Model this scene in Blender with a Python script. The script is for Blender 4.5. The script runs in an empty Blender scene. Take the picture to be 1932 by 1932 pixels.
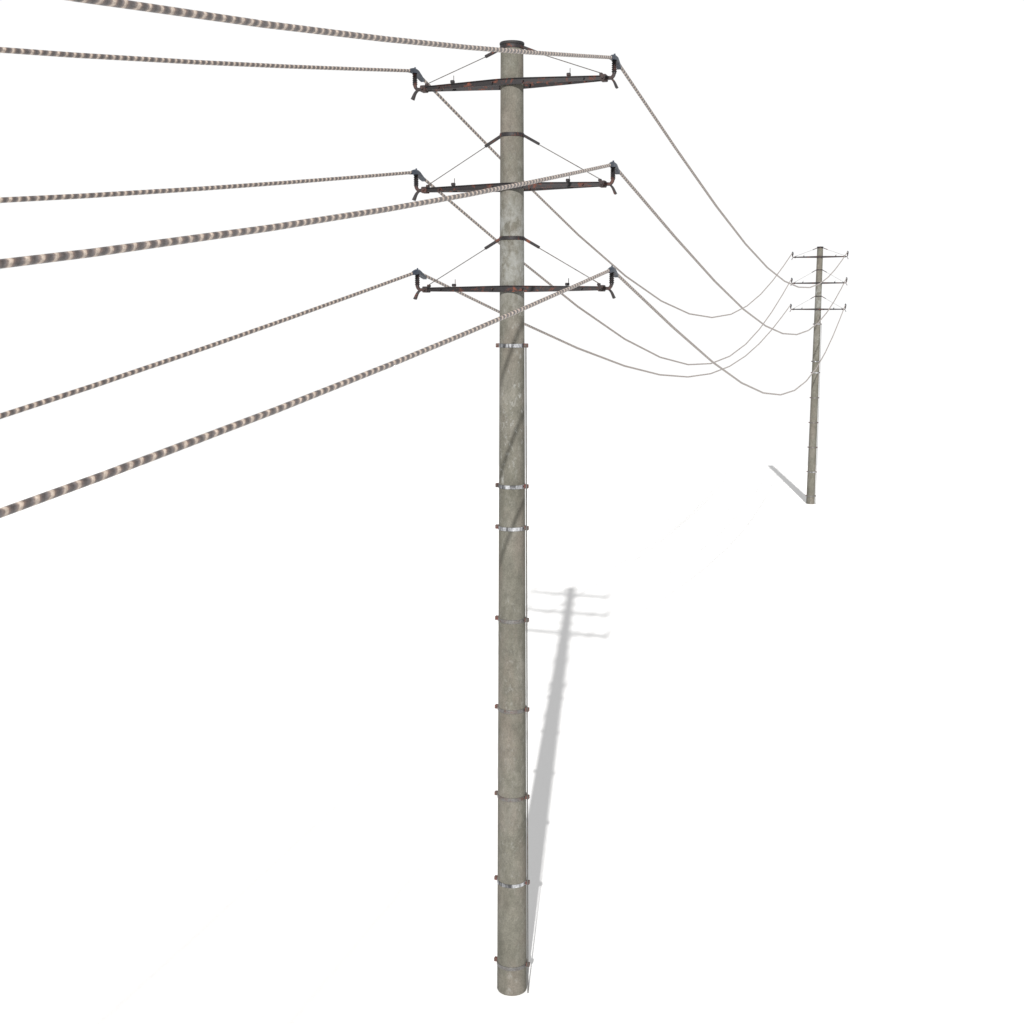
import bpy, bmesh, math, random
from mathutils import Vector, Matrix
random.seed(4)
scene = bpy.context.scene
COL = scene.collection
scene.view_settings.view_transform = 'Standard'
scene.view_settings.look = 'None'
scene.view_settings.exposure = 0

# ------------------------------------------------------------------ materials
def newmat(name):
    m = bpy.data.materials.new(name); m.use_nodes = True
    nt = m.node_tree
    return m, nt, nt.nodes, nt.links, nt.nodes["Principled BSDF"]

def ramp(N, stops, interp='LINEAR'):
    r = N.new("ShaderNodeValToRGB"); cr = r.color_ramp; cr.interpolation = interp
    while len(cr.elements) < len(stops): cr.elements.new(0.5)
    for e, (p, c) in zip(cr.elements, stops):
        e.position = p; e.color = (c[0], c[1], c[2], 1) if hasattr(c, '__len__') else (c, c, c, 1)
    return r

def noise(N, L, vec, scale, detail=6, rough=0.6, dist=0.0):
    n = N.new("ShaderNodeTexNoise"); n.inputs["Scale"].default_value = scale
    n.inputs["Detail"].default_value = detail; n.inputs["Roughness"].default_value = rough
    n.inputs["Distortion"].default_value = dist
    L.new(vec, n.inputs["Vector"]); return n

def mix(N, L, fac, a, b, mode='MIX'):
    m = N.new("ShaderNodeMix"); m.data_type = 'RGBA'; m.blend_type = mode
    for s, v in ((m.inputs[0], fac), (m.inputs[6], a), (m.inputs[7], b)):
        if isinstance(v, bpy.types.NodeSocket): L.new(v, s)
        elif hasattr(v, '__len__'): s.default_value = (v[0], v[1], v[2], 1)
        else: s.default_value = v
    return m.outputs[2]

def mapping(N, L, vec, scale):
    m = N.new("ShaderNodeMapping"); m.inputs["Scale"].default_value = scale
    L.new(vec, m.inputs["Vector"]); return m.outputs["Vector"]

def concrete():
    m, nt, N, L, B = newmat("weathered_concrete")
    tc = N.new("ShaderNodeTexCoord").outputs["Object"]
    big = noise(N, L, mapping(N, L, tc, (1.6, 1.6, 0.9)), 2.2, 8, 0.66, 0.3)
    c1 = ramp(N, [(0.3, (0.072, 0.069, 0.055)), (0.5, (0.100, 0.096, 0.079)), (0.7, (0.138, 0.131, 0.113))]); L.new(big.outputs["Fac"], c1.inputs[0])
    st = noise(N, L, mapping(N, L, tc, (3, 3, 1.3)), 1.1, 5, 0.55)
    s1 = ramp(N, [(0.46, 0), (0.66, 0.6)]); L.new(st.outputs["Fac"], s1.inputs[0])
    col = mix(N, L, s1.outputs[0], c1.outputs[0], (0.122, 0.105, 0.088))
    mo = noise(N, L, mapping(N, L, tc, (1, 1, 0.7)), 9, 6, 0.7, 0.2)
    v1 = ramp(N, [(0.32, 0.84), (0.68, 1.15)]); L.new(mo.outputs["Fac"], v1.inputs[0])
    col = mix(N, L, 1.0, col, v1.outputs[0], 'MULTIPLY')
    fg = noise(N, L, tc, 60, 5, 0.75)
    f1 = ramp(N, [(0.3, 0.72), (0.7, 1.28)]); L.new(fg.outputs["Fac"], f1.inputs[0])
    col = mix(N, L, 1.0, col, f1.outputs[0], 'MULTIPLY')
    ch = noise(N, L, mapping(N, L, tc, (1, 1, 0.6)), 19, 9, 0.76, 0.4)
    c2 = ramp(N, [(0.54, 0), (0.62, 1)]); L.new(ch.outputs["Fac"], c2.inputs[0])
    pa = noise(N, L, mapping(N, L, tc, (1, 1, 0.6)), 1.9, 3, 0.6)
    p2 = ramp(N, [(0.43, 0.05), (0.58, 1)]); L.new(pa.outputs["Fac"], p2.inputs[0])
    sep = N.new("ShaderNodeSeparateXYZ"); L.new(tc, sep.inputs[0])
    mr = N.new("ShaderNodeMapRange"); mr.inputs[1].default_value = 0; mr.inputs[2].default_value = 12
    L.new(sep.outputs[2], mr.inputs[0])
    hm = ramp(N, [(0.0, 0.4), (0.45, 0.4), (0.58, 0.9), (0.63, 1.0), (0.84, 1.0), (0.87, 0.25), (0.92, 0.3), (0.96, 0.5)]); L.new(mr.outputs[0], hm.inputs[0])
    k = mix(N, L, 1.0, c2.outputs[0], p2.outputs[0], 'MULTIPLY')
    k = mix(N, L, 1.0, k, hm.outputs[0], 'MULTIPLY')
    col = mix(N, L, k, col, (0.21, 0.21, 0.197))
    bl = ramp(N, [(0.69, 0), (0.735, 0.1), (0.775, 0.8), (0.81, 0.75), (0.83, 0.95), (0.85, 0.35), (0.88, 0.0)]); L.new(mr.outputs[0], bl.inputs[0])
    bn = ramp(N, [(0.40, 0.0), (0.62, 1)]); L.new(mo.outputs["Fac"], bn.inputs[0])
    k2 = mix(N, L, 1.0, bl.outputs[0], bn.outputs[0], 'MULTIPLY')
    col = mix(N, L, k2, col, (0.19, 0.193, 0.184))
    dk = noise(N, L, tc, 9, 7, 0.7)
    d1 = ramp(N, [(0.58, 0), (0.75, 0.45)]); L.new(dk.outputs["Fac"], d1.inputs[0])
    col = mix(N, L, d1.outputs[0], col, (0.055, 0.053, 0.044))
    L.new(col, B.inputs["Base Color"])
    B.inputs["Roughness"].default_value = 0.88
    B.inputs["Specular IOR Level"].default_value = 0.25
    bp = N.new("ShaderNodeBump"); bp.inputs["Strength"].default_value = 0.35; bp.inputs["Distance"].default_value = 0.006
    L.new(fg.outputs["Fac"], bp.inputs["Height"]); L.new(bp.outputs[0], B.inputs["Normal"])
    return m

def rusty(name, dark, rust, lo, hi, rough=0.6, metal=0.3, scale=9, stretch=(1, 1, 1)):
    m, nt, N, L, B = newmat(name)
    tc = N.new("ShaderNodeTexCoord").outputs["Object"]
    n = noise(N, L, mapping(N, L, tc, stretch), scale, 8, 0.7, 0.4)
    r = ramp(N, [(lo, 0), (hi, 1)]); L.new(n.outputs["Fac"], r.inputs[0])
    n2 = noise(N, L, tc, scale * 6, 5, 0.7)
    r2 = ramp(N, [(0.3, 0.65), (0.7, 1.35)]); L.new(n2.outputs["Fac"], r2.inputs[0])
    col = mix(N, L, r.outputs[0], dark, rust)
    col = mix(N, L, 1.0, col, r2.outputs[0], 'MULTIPLY')
    L.new(col, B.inputs["Base Color"])
    rr = ramp(N, [(0, rough), (1, min(1, rough + 0.3))]); L.new(r.outputs[0], rr.inputs[0])
    L.new(rr.outputs[0], B.inputs["Roughness"])
    B.inputs["Metallic"].default_value = metal
    B.inputs["Specular IOR Level"].default_value = 0.3
    bp = N.new("ShaderNodeBump"); bp.inputs["Strength"].default_value = 0.3; bp.inputs["Distance"].default_value = 0.003
    L.new(n2.outputs["Fac"], bp.inputs["Height"]); L.new(bp.outputs[0], B.inputs["Normal"])
    return m

def math_(N, L, op, a, b=None):
    n = N.new("ShaderNodeMath"); n.operation = op
    for i, v in enumerate((a, b)):
        if v is None: continue
        if isinstance(v, bpy.types.NodeSocket): L.new(v, n.inputs[i])
        else: n.inputs[i].default_value = v
    return n.outputs[0]

def cable():
    m, nt, N, L, B = newmat("stranded_cable")
    uv = N.new("ShaderNodeUVMap"); uv.uv_map = "UVMap"
    sep = N.new("ShaderNodeSeparateXYZ"); L.new(uv.outputs[0], sep.inputs[0])
    wob = math_(N, L, 'MULTIPLY', math_(N, L, 'SINE', math_(N, L, 'MULTIPLY', sep.outputs[1], 2 * math.pi)), 0.12)
    n0 = noise(N, L, mapping(N, L, uv.outputs[0], (9, 2, 1)), 1, 2, 0.5)
    jit = math_(N, L, 'MULTIPLY', n0.outputs["Fac"], 0.5)
    ph = math_(N, L, 'ADD', math_(N, L, 'ADD', math_(N, L, 'MULTIPLY', sep.outputs[0], 1 / 0.095), wob), jit)
    f = math_(N, L, 'FRACT', ph)
    c = ramp(N, [(0.0, (0.060, 0.050, 0.048)), (0.16, (0.085, 0.066, 0.062)), (0.30, (0.17, 0.12, 0.10)), (0.37, (0.40, 0.32, 0.26)),
                 (0.56, (0.46, 0.39, 0.33)), (0.66, (0.21, 0.165, 0.145)), (0.82, (0.11, 0.098, 0.098)), (1.0, (0.060, 0.050, 0.048))])
    L.new(f, c.inputs[0])
    n = noise(N, L, mapping(N, L, uv.outputs[0], (30, 6, 1)), 1, 5, 0.65)
    r = ramp(N, [(0.3, 0.55), (0.7, 1.3)]); L.new(n.outputs["Fac"], r.inputs[0])
    col = mix(N, L, 1.0, c.outputs[0], r.outputs[0], 'MULTIPLY')
    L.new(col, B.inputs["Base Color"])
    B.inputs["Roughness"].default_value = 0.36
    h = ramp(N, [(0, 0), (0.3, 0.8), (0.5, 1), (0.7, 0.8), (1, 0)]); L.new(f, h.inputs[0])
    bp = N.new("ShaderNodeBump"); bp.inputs["Strength"].default_value = 0.4; bp.inputs["Distance"].default_value = 0.006
    L.new(h.outputs[0], bp.inputs["Height"]); L.new(bp.outputs[0], B.inputs["Normal"])
    return m

def ground_mat():
    m, nt, N, L, B = newmat("white_ground")
    tc = N.new("ShaderNodeTexCoord").outputs["Object"]
    n = noise(N, L, tc, 0.6, 3, 0.5)
    r = ramp(N, [(0.3, 0.797), (0.7, 0.803)]); L.new(n.outputs["Fac"], r.inputs[0])
    L.new(r.outputs[0], B.inputs["Base Color"])
    B.inputs["Roughness"].default_value = 1.0
    B.inputs["Specular IOR Level"].default_value = 0.0
    return m

M_CON = concrete()
M_STEEL = rusty("dark_rusted_steel", (0.014, 0.012, 0.013), (0.12, 0.036, 0.020), 0.53, 0.66, 0.55, 0.1, 9)
M_BRK = rusty("brown_bracket_steel", (0.022, 0.017, 0.017), (0.07, 0.034, 0.028), 0.47, 0.62, 0.5, 0.2, 14)
M_GALV = rusty("galvanised_band_glint", (0.60, 0.61, 0.63), (0.085, 0.085, 0.088), 0.40, 0.55, 0.34, 1.0, 7, (1, 1, 0.15))  # light and dark streaks paint the bare metal's glint contrast into its colour
M_DULL = rusty("dull_band", (0.16, 0.155, 0.15), (0.12, 0.08, 0.065), 0.5, 0.66, 0.42, 0.8, 9)
M_LUG = rusty("lug_steel", (0.09, 0.075, 0.066), (0.13, 0.05, 0.042), 0.42, 0.6, 0.55, 0.3, 16)
M_INS = rusty("insulator_glaze", (0.010, 0.009, 0.010), (0.06, 0.022, 0.016), 0.54, 0.66, 0.35, 0.0, 14)
M_CLAMP = rusty("blue_grey_clamp", (0.011, 0.021, 0.040), (0.04, 0.046, 0.056), 0.45, 0.65, 0.35, 0.2, 16)
M_ROD = rusty("rod_steel", (0.09, 0.085, 0.08), (0.07, 0.055, 0.045), 0.45, 0.62, 0.5, 0.3, 9)
M_LEAD = rusty("earth_lead", (0.11, 0.11, 0.105), (0.09, 0.08, 0.07), 0.45, 0.62, 0.4, 0.6, 9)
M_CAP = rusty("pole_cap_rubber", (0.015, 0.015, 0.017), (0.03, 0.027, 0.025), 0.45, 0.62, 0.5, 0.1, 9)
M_CABLE = cable()
M_GROUND = ground_mat()

# ------------------------------------------------------------------ mesh helpers
def finish(bm, name, mat, smooth=True, angle=35):
    bmesh.ops.recalc_face_normals(bm, faces=bm.faces)
    me = bpy.data.meshes.new(name); bm.to_mesh(me); bm.free()
    me.materials.append(mat)
    if smooth:
        for p in me.polygons: p.use_smooth = True
        me.set_sharp_from_angle(angle=math.radians(angle))
    ob = bpy.data.objects.new(name, me); COL.objects.link(ob)
    return ob

def lathe(bm, prof, seg=32, cx=0, cy=0, close=True):
    rings = []
    for r, z in prof:
        rings.append([bm.verts.new((cx + r * math.cos(2 * math.pi * i / seg), cy + r * math.sin(2 * math.pi * i / seg), z)) for i in range(seg)])
    for a, b in zip(rings, rings[1:]):
        for i in range(seg):
            bm.faces.new((a[i], a[(i + 1) % seg], b[(i + 1) % seg], b[i]))
    if close:
        bm.faces.new(rings[0][::-1]); bm.faces.new(rings[-1])
    return rings

def ringband(bm, ri, ro, z0, z1, seg=40):
    bev = 0.003
    prof = [(ri, z0), (ro - bev, z0), (ro, z0 + bev), (ro, z1 - bev), (ro - bev, z1), (ri, z1)]
    rings = lathe(bm, prof, seg, close=False)
    a, b = rings[-1], rings[0]
    for i in range(seg):
        bm.faces.new((a[i], a[(i + 1) % seg], b[(i + 1) % seg], b[i]))

def box(bm, c, s, rot=None, bev=0.004):
    g = bmesh.ops.create_cube(bm, size=1.0)
    vs = g["verts"]
    M = Matrix.Translation(c) @ (rot.to_4x4() if rot else Matrix.Identity(4)) @ Matrix.Diagonal((s[0], s[1], s[2], 1))
    bmesh.ops.transform(bm, matrix=M, verts=vs)
    if bev:
        es = list({e for v in vs for e in v.link_edges})
        bmesh.ops.bevel(bm, geom=es, offset=bev, segments=2, affect='EDGES')

def tube(bm, pts, r, seg=10, cap=True):
    pts = [Vector(p) for p in pts]; rings = []
    rs = r if hasattr(r, '__len__') else [r] * len(pts)
    for i, p in enumerate(pts):
        d = (pts[min(i + 1, len(pts) - 1)] - pts[max(i - 1, 0)]).normalized()
        side = d.cross(Vector((0, 0, 1)))
        if side.length < 1e-3: side = Vector((1, 0, 0))
        side.normalize(); up = side.cross(d).normalized()
        rings.append([bm.verts.new(p + rs[i] * (math.cos(a) * side + math.sin(a) * up)) for a in [2 * math.pi * k / seg for k in range(seg)]])
    for a, b in zip(rings, rings[1:]):
        for k in range(seg): bm.faces.new((a[k], a[(k + 1) % seg], b[(k + 1) % seg], b[k]))
    if cap: bm.faces.new(rings[0][::-1]); bm.faces.new(rings[-1])

def sweep(bm, stations):
    rings = [[bm.verts.new(p) for p in st] for st in stations]
    n = len(rings[0])
    for a, b in zip(rings, rings[1:]):
        for k in range(n): bm.faces.new((a[k], a[(k + 1) % n], b[(k + 1) % n], b[k]))
    bm.faces.new(rings[0][::-1]); bm.faces.new(rings[-1])

# ------------------------------------------------------------------ dimensions
H = 12.0
R0, R1 = 0.1975, 0.134
rad = lambda z: R0 + (R1 - R0) * z / H
ARM_Z = [11.54, 10.35, 9.15]
TIE_Z = [11.95, 10.95, 9.75]
BANDS = [(8.47, 'g'), (6.74, 'g'), (6.215, 'g'), (5.04, 'd'), (3.87, 'd'), (2.70, 'd'), (1.53, 'm'), (0.38, 'd')]
AZ = math.radians(18.29)
INS_X = 1.24

parts = []
def add(ob, parent):
    ob.parent = parent; parts.append(ob); return ob

# ---- thing: power pole
pole = bpy.data.objects.new("power_pole", None); COL.objects.link(pole)
pole.empty_display_size = 0.5

bm = bmesh.new()
prof = [(R0 - 0.006, 0.0), (R0, 0.012)]
prof += [(rad(z), z) for z in [0.5 * i for i in range(1, 24)]] + [(rad(11.98), 11.98)]
lathe(bm, prof, 56)
add(finish(bm, "shaft", M_CON), pole)

bm = bmesh.new()
lathe(bm, [(R1 - 0.01, 11.974), (R1 + 0.010, 11.974), (R1 + 0.013, 11.979), (R1 + 0.013, 11.996), (R1 + 0.006, 12.005), (0.02, 12.015)], 48)
add(finish(bm, "cap", M_CAP), pole)

def channel(bm, sgn, zc, r):
    xs = [-1.10, -0.6, -0.19, -0.10, 0.0, 0.10, 0.19, 0.6, 1.10]
    st = []
    for x in xs:
        ax = abs(x)
        yc = 0.03 + (r + 0.004 - 0.03) * max(0, (1.10 - max(ax, 0.17))) / (1.10 - 0.17)
        h = 0.024 + 0.014 * (1.10 - ax) / 1.10
        t = 0.007; w = 0.022
        p = [(0, -h), (w, -h), (w, -h + t), (t, -h + t), (t, h - t), (w, h - t), (w, h), (0, h)]
        st.append([Vector((x, sgn * (yc + a), zc + b)) for a, b in p])
    sweep(bm, st)

for zi, zc in enumerate(ARM_Z):
    r = rad(zc)
    bm = bmesh.new()
    channel(bm, -1, zc, r); channel(bm, 1, zc, r)
    for x in (-0.19, 0.19, -0.9, 0.9):
        yy = 0.05 + (r - 0.02) * (1.1 - abs(x)) / 0.93 + 0.01
        tube(bm, [(x, -yy - 0.012, zc), (x, yy + 0.012, zc)], 0.008, 8)
    for x in (-0.72, 0.72):
        box(bm, (x, -0.085, zc + 0.048), (0.044, 0.045, 0.034), bev=0.004)
        tube(bm, [(x + 0.016, -0.085, zc + 0.06), (x + 0.016, -0.085, zc + 0.118)], 0.0042, 8)
    arm = add(finish(bm, "crossarm", M_STEEL), pole)
    for s in (-1, 1):
        bm = bmesh.new()
        box(bm, (s * 1.12, 0, zc), (0.07, 0.115, 0.074), bev=0.006)
        box(bm, (s * 1.085, 0, zc + 0.045), (0.035, 0.05, 0.03), bev=0.004)
        tube(bm, [(s * 1.12, -0.078, zc), (s * 1.12, 0.078, zc)], 0.014, 6)
        box(bm, (s * 1.175, 0, zc - 0.002), (0.055, 0.05, 0.038), bev=0.006)
        add(finish(bm, "end_bracket", M_BRK), arm)
        bm = bmesh.new()
        st = []
        for k in range(9):
            t = k / 8
            x = 1.19 + 0.05 * math.sin(t * math.pi / 2); z = zc - 0.005 + 0.062 * (1 - math.cos(t * math.pi / 2))
            w = 0.022; th = 0.016
            nx, nz = math.sin(t * math.pi / 2), -math.cos(t * math.pi / 2)
            st.append([Vector((s * (x + nx * a), b, z + nz * a)) for a, b in ((-th, -w), (th, -w), (th, w), (-th, w))])
        sweep(bm, st)
        add(finish(bm, "insulator_bracket", M_BRK), arm)
        bm = bmesh.new(); st = []
        for k in range(11):
            t = k / 10
            ang = math.radians(8 + 58 * math.sin(t * math.pi * 0.62))
            if k == 0: x, z = 1.185, zc - 0.004
            else:
                x += 0.0150 * math.cos(ang); z -= 0.0150 * math.sin(ang)
            w = 0.020 + 0.014 * t * t; th = 0.010 + 0.003 * t
            nx, nz = math.sin(ang), math.cos(ang)
            st.append([Vector((s * (x + nx * a), b, z + nz * a)) for a, b in ((-th, -w), (th, -w), (th, w), (-th, w))])
        sweep(bm, st)
        add(finish(bm, "arcing_horn", M_STEEL), arm)
        bm = bmesh.new(); z0 = zc + 0.045
        pr = [(0.022, z0 - 0.005), (0.026, z0 + 0.005)]
        for k in range(6):
            zz = z0 + 0.012 + k * 0.0225
            pr += [(0.023, zz), (0.031, zz + 0.004), (0.032, zz + 0.009), (0.025, zz + 0.016)]
        pr += [(0.022, z0 + 0.150), (0.022, z0 + 0.158)]
        lathe(bm, pr, 20, cx=s * INS_X)
        add(finish(bm, "insulator", M_INS, angle=50), arm)
        bm = bmesh.new(); st = []; zt = zc + 0.212
        for y, dz, w, hh in ((-0.17, -0.022, 0.022, 0.018), (-0.10, -0.006, 0.030, 0.026), (-0.03, 0.006, 0.036, 0.030), (0.05, 0.004, 0.036, 0.030),
                             (0.14, -0.026, 0.032, 0.026), (0.25, -0.060, 0.024, 0.020)):
            c = 0.35
            loop = [(-w, -hh), (w, -hh), (w, hh * c), (w * c, hh), (-w * c, hh), (-w, hh * c)]
            st.append([Vector((s * INS_X + a, y, zt + dz + b)) for a, b in loop])
        sweep(bm, st)
        tube(bm, [(s * INS_X, 0.01, zt + 0.025), (s * INS_X, 0.01, zt + 0.052)], [0.012, 0.010], 8)
        add(finish(bm, "wire_clamp", M_CLAMP, angle=25), arm)

for zi, zt in enumerate(TIE_Z):
    r = rad(zt); za = ARM_Z[zi]
    bm = bmesh.new()
    ringband(bm, r - 0.002, r + 0.008, zt - 0.024, zt + 0.020)
    dz = 0.085 if zi == 0 else 0.115
    for s in (-1, 1):
        p0 = Vector((s * (r + 0.0), 0, zt - 0.003)); p1 = Vector((s * (r + 0.20), 0, zt - dz))
        d = (p1 - p0); ang = math.atan2(d.z, d.x)
        rot = Matrix.Rotation(-ang, 3, 'Y')
        box(bm, (p0 + p1) / 2, (d.length, 0.036, 0.032), rot, 0.004)
    br = add(finish(bm, "tie_rod_bracket", M_STEEL), pole)
    for s in (-1, 1):
        bm = bmesh.new()
        tube(bm, [(s * (r + 0.16), 0, zt - dz * 0.86), (s * 1.09, 0, za + 0.055)], 0.0052, 8)
        add(finish(bm, "tie_rod", M_ROD), br)

for zb, kind in BANDS:
    r = rad(zb)
    bm = bmesh.new()
    ringband(bm, r - 0.002, r + 0.008, zb - 0.024, zb + 0.024)
    b = add(finish(bm, "cable_band", M_GALV if kind in 'gm' else M_DULL), pole)
    for s in (-1, 1):
        bm = bmesh.new()
        box(bm, (s * (r + 0.025), 0, zb), (0.050, 0.050, 0.050), bev=0.004)
        tube(bm, [(s * (r + 0.027), -0.040, zb), (s * (r + 0.027), 0.040, zb)], 0.010, 6)
        add(finish(bm, "lug", M_LUG), b)

bm = bmesh.new()
zs = [0.0, 2, 4, 6, 8, 8.49]
tube(bm, [(rad(z) + 0.038, -0.040, z) for z in zs], 0.0085, 8)
add(finish(bm, "earth_lead", M_LEAD), pole)

pole["label"] = "tall weathered grey concrete power pole with three rusted steel crossarms"
pole["category"] = "power pole"; pole["group"] = "concrete power poles in a line"

SPAN = Vector((14.24, 43.08, 0))
pole2 = pole.copy(); COL.objects.link(pole2)
cmap = {pole: pole2}
for ob in parts:
    c = ob.copy(); COL.objects.link(c); cmap[ob] = c
    c.parent = cmap[ob.parent]
pole.rotation_euler = (0, 0, -AZ); pole2.rotation_euler = (0, 0, -AZ)
pole2.location = SPAN
pole2["label"] = "far concrete power pole at the end of the sagging lines"

# ------------------------------------------------------------------ lines
U = SPAN.normalized(); A = Vector((math.cos(AZ), -math.sin(AZ), 0)); SL = SPAN.length
def wire(name, side, za, d, sag, n, label):
    p0 = A * (side * INS_X) + Vector((0, 0, za + 0.218))
    p1 = p0 + U * (d * SL)
    pts = []
    for i in range(n + 1):
        t = i / n
        p = p0.lerp(p1, t); p.z -= sag * math.sin(math.pi * t); pts.append(p)
    bm = bmesh.new(); uvl = bm.loops.layers.uv.new("UVMap")
    seg = 10; r = 0.0195; rings = []; lens = [0]
    for i in range(n): lens.append(lens[-1] + (pts[i + 1] - pts[i]).length)
    for i, p in enumerate(pts):
        dd = (pts[min(i + 1, n)] - pts[max(i - 1, 0)]).normalized()
        s_ = dd.cross(Vector((0, 0, 1))).normalized(); up = s_.cross(dd)
        rings.append([bm.verts.new(p + r * (math.cos(a) * s_ + math.sin(a) * up)) for a in [2 * math.pi * k / seg for k in range(seg)]])
    for i in range(n):
        for k in range(seg):
            k2 = (k + 1) % seg
            f = bm.faces.new((rings[i][k], rings[i][k2], rings[i + 1][k2], rings[i + 1][k]))
            uvs = ((lens[i], k / seg), (lens[i], (k + 1) / seg), (lens[i + 1], (k + 1) / seg), (lens[i + 1], k / seg))
            for lp, u in zip(f.loops, uvs): lp[uvl].uv = u
    bm.faces.new(rings[0][::-1]); bm.faces.new(rings[-1])
    ob = finish(bm, name, M_CABLE, angle=60)
    ob["label"] = label; ob["category"] = "power line"; ob["group"] = "power lines strung along the poles"
    return ob
LEVEL = ["top", "middle", "lowest"]
OUT = {(1, 0): 2.10, (1, 1): 2.27, (1, 2): 2.69, (-1, 0): 2.97, (-1, 1): 3.14, (-1, 2): 2.24}
INC = {(1, 0): 2.53, (1, 1): 2.355, (1, 2): 2.035, (-1, 0): 2.41, (-1, 1): 1.985, (-1, 2): 2.48}
for (s, k), sag in OUT.items():
    wire("power_line", s, ARM_Z[k], 1, sag, 12, "thick striped cable sagging between two poles from the %s crossarm" % LEVEL[k])
for (s, k), sag in INC.items():
    wire("power_line", s, ARM_Z[k], -1, sag, 28, "thick striped cable running overhead to the near pole's %s crossarm" % LEVEL[k])

# ------------------------------------------------------------------ ground
bm = bmesh.new()
vs = [bm.verts.new(p) for p in ((-80, -80, 0), (90, -80, 0), (90, 58.3, 0), (-80, 58.3, 0))]
bm.faces.new(vs)
g = finish(bm, "ground", M_GROUND, smooth=False)
g["kind"] = "structure"; g["label"] = "plain white ground sheet under the poles"; g["category"] = "ground"

# ------------------------------------------------------------------ light
w = bpy.data.worlds.new("World"); scene.world = w; w.use_nodes = True
N = w.node_tree.nodes; L = w.node_tree.links
bg = N["Background"]; bg.inputs["Strength"].default_value = 1.0
tc = N.new("ShaderNodeTexCoord"); sep = N.new("ShaderNodeSeparateXYZ"); L.new(tc.outputs["Generated"], sep.inputs[0])
cr = ramp(N, [(0.0, 1.02), (0.34, 1.02), (0.55, 0.56), (1.0, 0.54)]); L.new(sep.outputs[2], cr.inputs[0])
L.new(cr.outputs[0], bg.inputs["Color"])

sd = bpy.data.lights.new("Sun", 'SUN'); sd.energy = 6.15; sd.angle = math.radians(0.6); sd.color = (1.0, 0.985, 0.965)
sun = bpy.data.objects.new("Sun", sd); COL.objects.link(sun)
sun.rotation_euler = Vector((1.95, 24.46, -12.0)).to_track_quat('-Z', 'Y').to_euler()

# ------------------------------------------------------------------ camera
cd = bpy.data.cameras.new("Camera"); cam = bpy.data.objects.new("Camera", cd); COL.objects.link(cam)
cam.location = (0, -15.24, 8.82); cam.rotation_euler = (math.radians(90 - 8.99), 0, 0)
cd.sensor_width = 36; cd.lens = 18 / math.tan(math.radians(22.5)); cd.clip_end = 1000
scene.camera = cam
